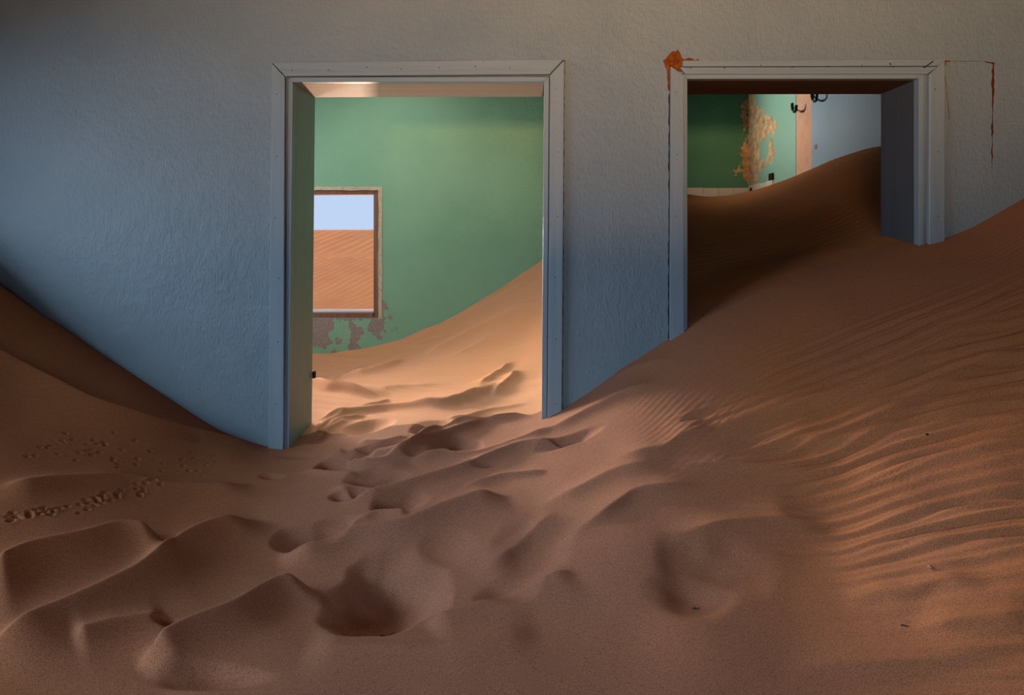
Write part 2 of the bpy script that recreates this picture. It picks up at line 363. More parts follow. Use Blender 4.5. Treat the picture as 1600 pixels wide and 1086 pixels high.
# ------------------------------------------------------------------ doorways
def lerp(a, b, t): return (a[0] + (b[0] - a[0]) * t, a[1] + (b[1] - a[1]) * t)
def doorway(name, D, label, jamb_l, jamb_r, head, stepped):
    root = tag(empty(name, ((D['op'][0][0] + D['op'][1][0]) / 2, 0, 0)), label, kind='structure')
    inv = Vector(root.location)
    def part(nm, bm, mat, lab=None):
        bmesh.ops.translate(bm, verts=bm.verts, vec=-inv)
        return tag(mesh_obj(nm, bm, mat, root), lab)
    co, ci, op = D['co'], D['ci'], D['op']; g = 0.0016
    def sh(p, dx=0, dz=0): return (p[0] + dx, p[1] + dz)
    # casing: two uprights and a head, mitred
    if not stepped:
        part('casing', prism_bm([sh(co[0], g, -2 * g), sh(ci[0], -g, -2 * g), sh(ci[3], -g), co[3]], -0.024, 0.0, 0.003), M['casing'])
        part('casing', prism_bm([sh(co[1], 0, -2 * g), co[2], sh(ci[2], g), sh(ci[1], g, -2 * g)], -0.024, 0.0, 0.003), M['casing'])
        part('casing', prism_bm([sh(co[0], 2 * g), sh(co[1], -2 * g), sh(ci[1], -g, g), sh(ci[0], g, g)], -0.024, 0.0, 0.003), M['casing_x'])
    else:
        part('casing', prism_bm([sh(co[0], 0.001, -0.028), sh(ci[0], -0.004, -0.004), sh(ci[3], -g), co[3]], -0.024, 0.0, 0.003), M['casing'])
        part('casing', prism_bm([sh(co[1], 0.001, -0.003), sh(co[2], -0.001), sh(ci[2], g), sh(ci[1], 0.004, -0.001)], -0.024, 0.0, 0.003), M['casing'])
        m0 = wall_px(1065, 106.5); m1 = wall_px(1461, 105.5)
        part('casing', prism_bm([wall_px(1064.5, 97.2), wall_px(1472.5, 94.8), m1, sh(m0, 0, 0)], -0.030, 0.0, 0.003), M['casing_x'])
        part('casing', prism_bm([sh(m0, -0.012, -g), sh(m1, 0, -g), sh(ci[1], -0.002, g), sh(ci[0], 0.004, g)], -0.020, 0.0, 0.002), M['casing_x'])
    # door frame behind the casing, front edge set back a little: shows as a narrow strip round the opening
    t = 0.0265; e = 0.0035                          # e: dark joint between casing and frame
    part('frame_strip', prism_bm([sh(op[0], -t + e, t - e), op[0], op[3], sh(op[3], -t + e)], -0.008, 0.03, 0.002), M['casing'])
    part('frame_strip', prism_bm([op[1], sh(op[1], t - e, t - e), sh(op[2], t - e), op[2]], -0.008, 0.03 if stepped else 0.004, 0.001), M['casing'])
    part('frame_strip', prism_bm([sh(op[0], -t + e, t - e), sh(op[1], t - e, t - e), op[1], op[0]], -0.0085, 0.03, 0.002), M['casing_x'])
    # lining through the thickness of the wall
    j = part('jamb', prism_bm([sh(op[0], -t, t), op[0], op[3], sh(op[3], -t)], 0.030, WT + 0.012, 0.002), jamb_l[0], jamb_l[1])
    sj = 0.0 if stepped else 0.012               # the frame strip of the left doorway laps over its right lining
    j2 = part('jamb', prism_bm([sh(op[1], sj), sh(op[1], t, t), sh(op[2], t), sh(op[2], sj)], 0.030 if stepped else 0.004, WT + 0.012, 0.002), jamb_r[0], jamb_r[1])
    part('head_jamb', prism_bm([sh(op[0], -t, t), sh(op[1], t, t), op[1], op[0]], 0.0305, WT + 0.0115, 0.002), head[0], head[1])
    # open joints between casing and wall
    def joint(a, b, w, seed):
        r = random.Random(seed); a = Vector(a); b = Vector(b); n = int((b - a).length / .02) + 2; nn = Vector(((b - a).y, -(b - a).x)).normalized()
        L1 = [a.lerp(b, k / n) + nn * w * r.uniform(.15, 1.0) for k in range(n + 1)]; L2 = [a.lerp(b, k / n) - nn * w * .6 for k in range(n + 1)]
        part('joint', prism_bm([tuple(p) for p in L1 + L2[::-1]], -.0022, .001), M['gap'])
    joint(co[0] if not stepped else wall_px(1046, 146), co[3], .0035 if not stepped else .006, 1); joint(co[2], co[1], .005 if not stepped else .0025, 2); joint(co[1], co[0] if not stepped else wall_px(1142, 96), .003, 3)
    # nail heads along the casing
    nb = bmesh.new(); r = random.Random(4)
    for a, b in ((lerp(co[0], ci[0], .5), lerp(co[3], ci[3], .5)), (lerp(co[1], ci[1], .5), lerp(co[2], ci[2], .5)), (lerp(co[0], ci[0], .5), lerp(co[1], ci[1], .5))):
        for k in range(7):
            p = lerp(a, b, 0.05 + 0.13 * k); y = -0.0245 if not (stepped and k >= 0 and abs(a[1] - b[1]) < .2) else -0.0305
            bmesh.ops.create_cone(nb, cap_ends=True, segments=8, radius1=0.0028, radius2=0.002, depth=0.003,
                                  matrix=Matrix.Translation((p[0] + r.uniform(-.012, .012), y, p[1] + r.uniform(-.008, .008))) @ Matrix.Rotation(math.pi / 2, 4, 'X'))
    part('nail_heads', nb, M['iron'])['kind'] = 'stuff'
    return root, part
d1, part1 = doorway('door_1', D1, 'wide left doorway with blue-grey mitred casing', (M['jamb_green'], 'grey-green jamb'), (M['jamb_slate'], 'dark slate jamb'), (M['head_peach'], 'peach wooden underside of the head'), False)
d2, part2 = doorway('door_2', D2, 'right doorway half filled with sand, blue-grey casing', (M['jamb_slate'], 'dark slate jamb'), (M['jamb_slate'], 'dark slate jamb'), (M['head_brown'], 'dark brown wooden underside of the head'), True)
for nick in ([(1438, 107), (1439.5, 108), (1453, 98.8), (1451.5, 97.8)], [(1384, 101), (1386, 101), (1386.5, 105), (1385, 105)]):
    part2('nick', prism_bm([wall_px(*p) for p in nick], -.0215 if False else -.0308, -.012), M['gap'], 'dark nick in the painted casing')
# iron hinge stub on the rear edge of the left jamb
hx, hz = wall_px(491, 585, WT + .01)
hb = box_bm(hx - .004, hx + .006, WT - .01, WT + .02, hz - .018, hz + .018, None, .002)
part1('hinge', hb, M['iron'], 'dark iron hinge stub')

# ------------------------------------------------------------------ the rest of the shell
T = 0.2
YB = -5.4                                          # rear wall of the front room
def struct(name, bm, mat, label=None, parent=None): return tag(mesh_obj(name, bm, mat, parent), label, kind='structure')
def wall_x_with_hole(name, x, t, y0, y1, z0, z1, hy0, hy1, hz0, hz1, mat, label):      # wall across X with one window
    bm = bmesh.new()
    for a in ((y0, hy0, z0, z1), (hy1, y1, z0, z1), (hy0, hy1, z0, hz0), (hy0, hy1, hz1, z1)):
        box_bm(x, x + t, a[0], a[1], a[2], a[3], bm)
    return struct(name, bm, mat, label)
def wall_y_with_hole(name, y, t, x0, x1, z0, z1, hx0, hx1, hz0, hz1, mat, label):
    bm = bmesh.new()
    for a in ((x0, hx0, z0, z1), (hx1, x1, z0, z1), (hx0, hx1, z0, hz0), (hx0, hx1, hz1, z1)):
        box_bm(a[0], a[1], y, y + t, a[2], a[3], bm)
    return struct(name, bm, mat, label)
YG, YH, XP, XS = 2.8, 4.0, 0.5, 2.475              # rear wall of green room, of bath room, partition, side wall of bath room
wall_x_with_hole('wall_left', XL - T, T, YB, WT, 0, ZC, -3.3, -0.95, 1.35, 2.2, M['wall'], 'left wall of the front room')
struct('wall_right', box_bm(XR, XR + T, YB, WT, 0, ZC), M['wall'], 'right wall of the front room')
wall_y_with_hole('wall_rear', YB - T, T, XL - T, XR + T, 0, ZC, -0.95, 0.35, 1.33, 2.5, M['wall'], 'rear wall of the front room')
struct('floor', box_bm(XL - T, XR + T, YB - T, YH + T, -0.1, 0.0), M['ceiling'], 'buried floor')
struct('ceiling', box_bm(XL - T, XR + T, YB - T, YH + T, ZC, ZC + 0.15), M['ceiling'], 'dark brown ceiling')
# green room
struct('wall_partition', box_bm(XP, XP + 0.16, WT, YH, 0, ZC), [M['green']], 'green partition wall between the two far rooms')
wall_x_with_hole('wall_green_left', -3.1, T, WT, YG + .25, 0, ZC, 0.7, 2.3, 1.1, 2.6, M['green'], 'left wall of the green room')
HX0, HX1 = -2.45, wall_px(597, 0, YG)[0]
HZ0, HZ1 = wall_px(0, 497, YG)[1], wall_px(0, 292, YG)[1]
gw = wall_y_with_hole('wall_green', YG, 0.25, -3.1, XP, 0, ZC, HX0, HX1, HZ0, HZ1, M['green'], 'pale green wall with a window, seen through the left doorway')
# bath room
bw_ = struct('wall_bath', box_bm(XP, XS + 0.9, YH, YH + T, 0, ZC), M['green_shaded'], 'green wall in a painted shade tone in the room behind the right doorway')
sx = lambda px: XS * F / (px - CX) - 3.0            # depth at which the side wall shows at this pixel column
bs = struct('wall_side', box_bm(XS, XS + .2, sx(1243.5), YH, 0, ZC), M['aqua'], 'pale green side wall behind the right doorway')
struct('wall_side_plaster', box_bm(XS + .004, XS + .2, sx(1268), sx(1243.5), 0, ZC), M['scar'], 'pink plaster scar of a lost partition')
bb = struct('wall_side_blue', box_bm(XS, XS + .2, WT, sx(1268), 0, ZC), M['sky_paint'], 'pale blue side wall behind the right doorway')

# ---- peeling paint: bare plaster patches raised a hair from the wall, outlines from a noisy distance field
def patch(name, mask_fn, u0, u1, v0, v1, step, to3, mat, parent, label, hgt=0.003):
    nu, nv = int((u1 - u0) / step) + 1, int((v1 - v0) / step) + 1
    U, V = np.meshgrid(np.linspace(u0, u1, nu), np.linspace(v0, v1, nv))
    m = mask_fn(U, V)
    hh = np.where(m < 0, hgt * (0.6 + 0.5 * fbm(U * 30, V * 30)), -0.002)
    verts = to3(U, V, hh).reshape(-1, 3)
    c = (m[:-1, :-1] < 0) | (m[1:, :-1] < 0) | (m[:-1, 1:] < 0) | (m[1:, 1:] < 0)
    j, i = np.nonzero(c); idx = j * nu + i
    faces = np.c_[idx, idx + 1, idx + nu + 1, idx + nu]
    used, invx = np.unique(faces, return_inverse=True)
    me = bpy.data.meshes.new(name); me.from_pydata(verts[used].tolist(), [], invx.reshape(-1, 4).tolist())
    me.materials.append(mat)
    return tag(link(bpy.data.objects.new(name, me), parent), label)
toY = lambda y: (lambda U, V, h: np.stack([U, y - h, V], -1))
toX = lambda x: (lambda U, V, h: np.stack([x - h, U, V], -1))
# mauve patches below the window of the green room
def m_mauve(U, V):
    gx = lambda p: wall_px(p, 0, YG)[0]; gz = lambda p: wall_px(0, p, YG)[1]
    d = None
    for q in ([(430, 490), (523, 490), (522, 512), (514, 522), (516, 536), (508, 545), (490, 540), (430, 545)], [(544, 505), (552, 503), (558, 512), (566, 510), (568, 522), (562, 530), (556, 546), (547, 548), (543, 540), (548, 525)],
              [(573, 512), (580, 500), (596, 494), (601, 505), (599, 516), (594, 520), (598, 530), (590, 531), (582, 522)], [(520, 490), (600, 490), (600, 499), (520, 500)], [(524, 528), (530, 524), (533, 536), (526, 540)], [(534, 510), (538, 508), (538, 516)],
              [(518, 548), (524, 546), (526, 551), (518, 552)], [(554, 546), (562, 543), (563, 549), (556, 550)]):
        e = sdf_poly(U, V, [(gx(a), gz(b)) for a, b in q]); d = e if d is None else np.minimum(d, e)
    return d + 0.035 * fbm(U * 30 + 3, V * 30, 4)
patch('plaster_patch', m_mauve, -2.3, -1.22, .36, HZ0 + .005, 0.004, toY(YG), M['mauve'], gw, 'bare mauve plaster under the window')
def m_spot(U, V):
    gx = lambda p: wall_px(p, 0, YG)[0]; gz = lambda p: wall_px(0, p, YG)[1]
    body = sdf_poly(U, V, [(gx(597), gz(425)), (gx(604), gz(475)), (gx(622), gz(515)), (gx(600), gz(520)), (gx(595), gz(505))])
    return np.maximum(body, 0.1 * fbm(U * 22 + 8, V * 22, 4) + 0.008)
patch('plaster_patch', m_spot, -1.32, -1.1, .5, 1.2, 0.005, toY(YG), M['mauve'], gw, 'small mauve chips right of the window')
# cream rim of raw plaster round the window opening
def m_rim(U, V):
    o = np.maximum.reduce([HX0 - U - .04, U - HX1 - 0.0, HZ0 - V - .0, V - HZ1 - .0])
    i_ = np.maximum.reduce([U - (HX1 - .034), V - (HZ1 - .03), HX0 - U])
    return np.maximum(o, -i_) + 0.006 * fbm(U * 40, V * 40)
# corner peel: on the back wall and on the side wall
def m_back(U, V):
    g = lambda a, b: wall_px(a, b, YH)
    q = [(1159, 165), (1163, 158), (1172, 152), (1182, 152), (1182, 312), (1166, 280), (1158, 270), (1150, 272), (1146, 267), (1153, 262), (1156, 256), (1159, 250), (1157, 235), (1162, 226), (1160, 200), (1158, 180)]
    d = sdf_poly(U, V, [g(*p) for p in q])
    d = np.minimum(d, np.hypot(U - g(1140.5, 264.5)[0], V - g(1140.5, 264.5)[1]) - .014)
    return np.maximum(d + 0.045 * fbm(U * 26, V * 26, 4), -(0.30 - fbm(U * 16 + 3, V * 12, 4)) * 0.2 + 0.0)
patch('plaster_patch', m_back, 2.2, XS, 1.9, 3.0, 0.006, toY(YH), M['ochre'], bw_, 'peeled ochre plaster beside the corner')
def m_side(U, V):
    g = lambda a, b: (sx(a), EZ - (b - CY) * (sx(a) + 3) / F)
    q = [(1168, 140), (1180, 150), (1183, 158), (1186, 170), (1192, 178), (1203, 186), (1207, 180), (1212, 196), (1209, 212), (1199, 210), (1196, 218), (1208, 222), (1211, 236), (1208, 250), (1198, 256), (1188, 268), (1184, 282), (1168, 300)]
    d = sdf_poly(U, V, [g(*p) for p in q])
    core = sdf_poly(U, V, [g(*p) for p in [(1188, 220), (1197, 220), (1202, 235), (1198, 248), (1190, 250), (1186, 235)]])
    d = np.maximum(d, -core)
    return np.maximum(d + 0.10 * fbm(U * 20, V * 20, 5), -(0.42 - fbm(U * 13 + 3, V * 13, 4)) * 0.2)
patch('plaster_patch', m_side, sx(1216), YH, 1.85, 3.05, 0.007, toX(XS), M['ochre'], bs, 'peeled ochre plaster beside the corner')

# ---- tiles at the foot of the bath room walls
ZT = wall_px(0, 293, YH)[1]
tw = 0.17; k = 0
def tile(x0, x1, y0, y1, z0, z1, parent): mesh_obj('tile', box_bm(x0, x1, y0, y1, z0, z1, None, 0.002), M['tile'], parent)
for row in range(3):
    for c in range(11):
        x1 = XS - 0.004 - c * tw; x0 = max(x1 - tw + 0.004, XP + .16)
        if x1 - x0 > .04: tile(x0, x1, YH - .012 - random.uniform(0, .002), YH, ZT - (row + 1) * tw + .004, ZT - row * tw - random.uniform(0, .006), bw_)
    for c in range(4):
        y1 = YH - .016 - c * tw; tile(XS - .012 - random.uniform(0, .002), XS, y1 - tw + .004, y1, ZT - (row + 1) * tw + .004, ZT + 0.02 - row * tw - random.uniform(0, .01), bs)
def on_side(px, py, off=0.0):
    y = (XS - off) * F / (px - CX) - 3.0; return (XS - off, y, EZ - (py - CY) * (y + 3) / F)
a = on_side(1203.5, 282); b = on_side(1209.5, 270)
mesh_obj('pipe_stub', box_bm(XS - .02, XS, b[1], a[1], a[2], b[2], None, .004), M['iron'], bs)['label'] = 'dark stub in the wall above the tiles'
a = on_side(1174, 302); b = on_side(1177, 293)
mesh_obj('pipe_stub', box_bm(XS - .02, XS, b[1], a[1], a[2], b[2], None, .004), M['iron'], bs)
# ---- two iron hooks on the side wall
for pts, lab in ([[(1237.3, 162), (1237.6, 168), (1238.5, 172), (1240.5, 175), (1242.5, 174.5), (1244, 171), (1244.3, 166)], 'black iron hook on the pale green wall, left of the pink plaster strip'],
                 [[(1268, 143), (1268.5, 151), (1270, 156), (1272.5, 158.8), (1275, 157.5), (1276.2, 152), (1276.4, 147)], 'black iron hook on the pale blue wall, right of the pink plaster strip']):
    P3 = [on_side(px, py, o) for (px, py), o in zip(pts, (.008, .012, .03, .045, .055, .06, .06))]
    root = tag(empty('wall_hook', P3[0]), lab, 'hook', 'iron hooks on the bath room wall'); lo = Vector(P3[0])
    mesh_obj('shank', tube_bm([Vector(p) - lo for p in P3], 0.011), M['iron'], root, True)
    pb = bmesh.new(); bmesh.ops.create_cone(pb, cap_ends=True, segments=14, radius1=.016, radius2=.013, depth=.008, matrix=Matrix.Translation((.004, 0, -.006)) @ Matrix.Rotation(-math.pi / 2, 4, 'Y'))
    mesh_obj('wall_plate', pb, M['iron'], root)
    tb = bmesh.new(); bmesh.ops.create_uvsphere(tb, u_segments=10, v_segments=6, radius=.0135, matrix=Matrix.Translation(Vector(P3[-1]) - lo)); mesh_obj('tip', tb, M['iron'], root, True)
a = on_side(1273, 234); b = on_side(1277, 225)
mesh_obj('nail_hole', box_bm(XS - .003, XS, b[1], a[1], a[2], b[2], None, .001), M['mauve'], bb)['label'] = 'small chipped hole'

# ---- window of the green room
w1 = tag(empty('window_1', ((HX0 + HX1) / 2, YG, HZ0)), 'unglazed window with a weathered brown frame in the green wall', kind='structure'); wl = Vector(w1.location)
def wpart(nm, bm, mat, lab=None):
    bmesh.ops.translate(bm, verts=bm.verts, vec=-wl); return tag(mesh_obj(nm, bm, mat, w1), lab)
ri = 0.033; fw = 0.05
fx0, fx1, fz0, fz1 = HX0, HX1 - ri, HZ0, HZ1 - .03
wpart('plaster_rim', prism_bm(jag([(HX1 - ri, HZ0), (HX1 + .002, HZ0), (HX1 + .002, HZ1 + .002), (HX1 - ri, HZ1 + .002)], .003, .05, 7), YG - .004, YG + .25), M['cream'], 'cream raw plaster edge')
wpart('plaster_rim', prism_bm(jag([(HX0, HZ1 - .03), (HX1 - ri, HZ1 - .03), (HX1 - ri, HZ1 + .002), (HX0, HZ1 + .002)], .003, .05, 8), YG - .0035, YG + .25), M['cream'], 'cream raw plaster edge')
wpart('frame_bar', box_bm(fx1 - fw, fx1, YG + .02, YG + .12, fz0, fz1, None, .004), M['win_wood'])
wpart('frame_bar', box_bm(fx0, fx0 + fw, YG + .02, YG + .12, fz0, fz1, None, .004), M['win_wood'])
wpart('frame_bar', box_bm(fx0 + fw, fx1 - fw, YG + .02, YG + .12, fz1 - .04, fz1, None, .004), M['win_wood'])
wpart('frame_bar', box_bm(fx0 + fw, fx1 - fw, YG + .005, YG + .12, fz0, fz0 + .045, None, .004), M['win_wood'])
wpart('sill', box_bm(fx0 + fw, fx1 - fw, YG + .06, YG + .2, fz0 + .045, fz0 + .062, None, .003), M['win_white'], 'worn white sill strip')

# ------------------------------------------------------------------ sand
def P3(px, py, d): return ((px - CX) * d / F, d - 3.0, EZ - (py - CY) * d / F)
CP = [(-150,342,3),(0,442,3),(100,510,3),(200,579,3),(300,645,3),(360,685,3),(422,697,3),(455,699,3),
(490,662,3.3),(650,655,3.2),(845,643,3.15),(878,637,3),(950,592,3),(1045,527,3),(1073,508,3),(1250,445,3),(1434,382,3),(1471,377,3),(1600,308,3),(1750,240,3),
(0,560,2.6),(100,615,2.6),(250,668,2.7),(0,620,2.4),(0,700,2.15),(0,800,1.9),(0,900,1.7),(0,1000,1.5),(0,1086,1.35),
(250,760,2.35),(250,850,2.0),(250,1000,1.6),(250,1086,1.4),(450,760,2.55),(450,900,1.95),(450,1086,1.4),
(650,700,2.85),(650,800,2.3),(650,900,1.95),(650,1086,1.42),(850,700,2.65),(850,800,2.2),(850,950,1.75),(850,1086,1.42),
(1000,600,2.8),(1000,700,2.4),(1000,850,1.9),(1000,1000,1.6),(1100,560,2.75),(1100,650,2.45),(1100,800,2.05),(1100,1000,1.55),
(1300,500,2.7),(1300,600,2.4),(1300,800,1.95),(1300,1000,1.55),(1600,400,2.65),(1600,500,2.3),(1600,700,1.8),(1600,900,1.5),(1600,1086,1.3),
(490,610,4.2),(490,553,5.8),(600,538,5.8),(700,500,5.8),(848,405,5.8),(848,500,4.6),(848,580,3.8),(700,560,4.6),(700,620,3.7),(600,600,4.2),(600,640,3.6),
(1376,228,4.4),(1300,250,5.1),(1220,285,6.1),(1180,305,6.8),(1130,312,7),(1073,303,7),(1200,400,3.9),(1250,330,4.5),(1120,400,4.2),(1100,340,5.5),(1376,370,3.3)]
WP = np.array([P3(*c) for c in CP] + [(-3.2,-2,1.15),(-3.2,0,1.7),(-3.2,-4,.8),(-1.5,-5,.4),(1,-5,.4),(3.2,-5,.8),(3.2,0,2.0),(3.2,-2,1.6),(2.4,-2.6,.85),(0,-2.8,.4),
(-2.6,2.8,.4),(-2.6,.5,.5),(.45,2.8,1.45),(.45,.6,.85),(.7,3.9,1.9),(.6,1.5,1.2),(2.5,.35,1.75)])
_U = lambda r2: 0.5 * r2 * np.log(r2 + 1e-12)
_n = len(WP); _K = _U(((WP[:, None, :2] - WP[None, :, :2]) ** 2).sum(-1)); np.fill_diagonal(_K, 0); _K += np.eye(_n) * .02
_P = np.c_[np.ones(_n), WP[:, :2]]
_c = np.linalg.solve(np.block([[_K, _P], [_P.T, np.zeros((3, 3))]]), np.r_[WP[:, 2], 0, 0, 0])
def base_z(x, y):
    x = np.asarray(x, float); y = np.asarray(y, float); z = _c[_n] + _c[_n + 1] * x + _c[_n + 2] * y
    for i in range(_n): z = z + _c[i] * _U((x - WP[i, 0]) ** 2 + (y - WP[i, 1]) ** 2)
    return z
def land(px, py):                                  # where the sight line through this pixel meets the base surface
    d = np.linspace(1.0, 7.2, 1600); x = (px - CX) * d / F; z = EZ - (py - CY) * d / F
    hit = base_z(x, d - 3.0) >= z
    i = int(np.argmax(hit)) if hit.any() else len(d) - 1
    return x[i], d[i] - 3.0
xs = np.unique(np.r_[np.linspace(XL, -2.55, 26), np.arange(-2.55, 2.56, 0.005), np.linspace(2.56, XR, 26)])
ysv = np.unique(np.r_[np.linspace(YB, -1.85, 50), np.arange(-1.85, 0.15, 0.0055), np.linspace(0.15, 0.15, 1), np.arange(0.162, 1.4, 0.011), np.arange(1.4, YH + .01, 0.018)])
GX, GY = np.meshgrid(xs, ysv)
H = base_z(GX, GY)

def window_of(x0, x1, y0, y1):
    i0, i1 = np.searchsorted(xs, [x0, x1]); j0, j1 = np.searchsorted(ysv, [y0, y1])
    return slice(j0, max(j1, j0 + 1)), slice(i0, max(i1, i0 + 1))
def crest(pts, A, Lf, Ln, t0=.25, t1=.25, wob=0.0):
    """a wind-cut ridge along pts (left to right); Lf, Ln: how far it runs out on its far and its near side"""
    W = np.array([land(*p) for p in pts])
    o = W[0]; ch = W[-1] - W[0]; L = np.hypot(*ch); e = ch / L; nrm = np.array([-e[1], e[0]])
    u0 = (W - o) @ e; v0 = (W - o) @ nrm
    k = np.linspace(0, L, 41); f = np.interp(k, u0, v0)
    for _ in range(6): f[1:-1] = (f[:-2] + 2 * f[1:-1] + f[2:]) / 4
    R = max(Lf, Ln) * 4 + np.abs(f).max() + .02
    xa = [W[:, 0].min() - R, W[:, 0].max() + R]; ya = [W[:, 1].min() - R, W[:, 1].max() + R]
    sl = window_of(xa[0], xa[1], ya[0], ya[1])
    X, Y = GX[sl], GY[sl]
    u = (X - o[0]) * e[0] + (Y - o[1]) * e[1]; v = (X - o[0]) * nrm[0] + (Y - o[1]) * nrm[1]
    sd = v - np.interp(u, k, f)
    if wob: sd = sd + wob * fbm(X * 7, Y * 7, 2)
    tt = u / L
    env = smooth(0, t0, tt) * smooth(0, t1, 1 - tt)
    r = .004
    far = np.exp(-np.maximum(np.sqrt(sd * sd + r * r) - r, 0) / Lf); near = np.exp(-(np.maximum(np.sqrt(sd * sd + r * r) - r, 0) / Ln) ** 1.25)
    H[sl] += A * env * np.where(sd >= 0, far, near)
def pit(px, py, rx, ry, A, rim=0.0, pw=1.5, wob=.25):
    x, y = land(px, py); x1, _ = land(px + rx, py); _, yu = land(px, py - ry); _, yd = land(px, py + ry)
    a = max(abs(x1 - x), .01); b = max(abs(yu - yd) / 2, .01)
    sl = window_of(x - 2 * max(a, b), x + 2 * max(a, b), y - 2 * max(a, b), y + 2 * max(a, b))
    u = (GX[sl] - x) / a; v = (GY[sl] - y) / b
    r = np.sqrt(u * u + v * v) + wob * fbm(GX[sl] * 9, GY[sl] * 9, 2)
    H[sl] += A * (-np.maximum(0, 1 - r * r) ** pw + rim * np.exp(-((r - 1.15) / .28) ** 2))

# broad undulation
H += 0.014 * fbm(GX * 2.2, GY * 2.2, 3) * smooth(2.6, 2.0, np.abs(GX))
PITS = [(575, 665, 40, 11, .035), (676, 668, 40, 14, .035), (596, 704, 52, 13, .045), (713, 698, 46, 16, .04), (888, 690, 60, 11, .03), (528, 727, 34, 13, .05), (566, 720, 22, 9, .025),
        (505, 668, 14, 9, .02), (497, 686, 20, 8, .015), (590, 748, 56, 14, .04), (552, 777, 36, 11, .045), (624, 788, 48, 18, .04), (485, 845, 64, 27, .05), (530, 820, 40, 14, .02),
        (605, 930, 100, 72, .11, 0, 1.7), (700, 860, 50, 30, .015), (790, 930, 55, 24, .022), (1078, 930, 80, 44, .03, 0, 2), (1110, 885, 105, 62, .035, 0, 2), (760, 728, 30, 6, .012),
        (745, 655, 45, 9, .018), (425, 745, 24, 7, .012), (460, 712, 30, 7, .008), (300, 690, 40, 12, .012), (1090, 652, 44, 9, .015), (830, 850, 75, 60, .03, 0, 2),
        (330, 1062, 110, 20, .03, 0, 2), (258, 980, 24, 9, .02)]
for p in PITS:
    if 470 < p[0] < 900 and p[1] < 800: p = p[:4] + (p[4] * 1.4, 0.0, 1.5)
    pit(*p)
FR = [   # ridges of the front room: (pixels left to right, height, far run-out, near run-out)
 ([(-60, 520), (60, 592), (150, 640), (250, 672), (340, 690), (420, 697)], .035, .06, .25),
 ([(-20, 770), (56, 758), (131, 752), (210, 754), (262, 766), (320, 766), (400, 758)], .022, .025, .12),
 ([(-40, 920), (37, 882), (124, 865), (180, 848), (210, 846), (240, 851), (275, 866)], .055, .035, .16),
 ([(-40, 1040), (22, 1000), (150, 947), (225, 910), (285, 857), (337, 831), (410, 810)], .045, .025, .16),
 ([(215, 1052), (281, 1015), (375, 974), (412, 947), (442, 932), (500, 926)], .055, .02, .13),
 ([(110, 1010), (180, 990), (262, 972)], .015, .03, .08),
 ([(430, 875), (492, 866), (535, 845), (603, 840), (649, 828), (709, 804), (800, 775)], .045, .04, .10),
 ([(540, 826), (590, 808), (640, 808)], .018, .03, .03),
 ([(515, 758), (526, 764), (560, 784), (603, 772), (658, 755), (717, 738), (781, 713), (828, 696), (920, 694)], .032, .04, .06),
 ([(740, 910), (800, 862), (875, 797)], .03, .14, .09),
 ([(660, 980), (720, 965), (819, 925), (900, 890)], .022, .025, .12),
 ([(470, 1018), (560, 1020), (725, 1018), (850, 990)], .015, .10, .10),
 ([(880, 842), (942, 812), (987, 775), (1040, 767), (1110, 764)], .018, .09, .035),
 ([(1030, 850), (1067, 838), (1130, 827), (1225, 816), (1310, 825)], .022, .10, .08),
 ([(1040, 694), (1086, 676), (1180, 655), (1262, 639), (1375, 612), (1450, 567), (1600, 481), (1680, 440)], .028, .14, .03),
 ([(1280, 690), (1397, 657), (1487, 605), (1562, 567), (1640, 530)], .030, .12, .028),
 ([(1150, 712), (1225, 691), (1412, 687), (1500, 660), (1620, 612)], .030, .10, .028),
 ([(1040, 735), (1130, 725), (1230, 735), (1320, 725)], .016, .08, .04),
 ([(1320, 830), (1420, 808), (1500, 808), (1600, 767), (1660, 745)], .014, .08, .025),
 ([(1310, 945), (1360, 934), (1412, 938), (1465, 915), (1560, 925)], .016, .08, .025),
 ([(1230, 1040), (1300, 1036), (1375, 1047), (1525, 1028), (1620, 1020)], .014, .07, .025),
 ([(1290, 868), (1400, 858), (1500, 855), (1640, 845)], .014, .06, .025),
 ([(1300, 760), (1400, 735), (1500, 720), (1640, 680)], .016, .07, .02),
 ([(1420, 990), (1500, 985), (1640, 985)], .016, .07, .02),
 ([(815, 693), (860, 674), (917, 649), (981, 615), (1040, 592)], .028, .09, .05),
 ([(950, 723), (1000, 716), (1036, 709), (1070, 685), (1120, 672)], .022, .08, .04),
 ([(940, 600), (1000, 572), (1060, 560)], .012, .08, .06),
 ([(820, 800), (900, 770), (960, 742), (1050, 722)], .02, .07, .09),
 ([(489, 660), (525, 648), (600, 641), (682, 639), (729, 628), (790, 607)], .032, .10, .04),
 ([(480, 690), (510, 672), (537, 655), (580, 650)], .022, .03, .03),
 ([(520, 729), (560, 731), (607, 729), (641, 713), (675, 687), (709, 666), (802, 651), (852, 645)], .034, .05, .05),
 ([(500, 720), (547, 714), (625, 717), (665, 700), (700, 682), (760, 660)], .03, .04, .05),
 ([(640, 722), (690, 716), (740, 716), (820, 690), (870, 668)], .022, .05, .05),
]
for p, A, lf, ln in FR: crest(p, A * 1.2, lf, ln * .65, wob=.012, t0=.14 if p[0][0] < 700 else .35, t1=.16 if p[0][0] < 700 else .3)
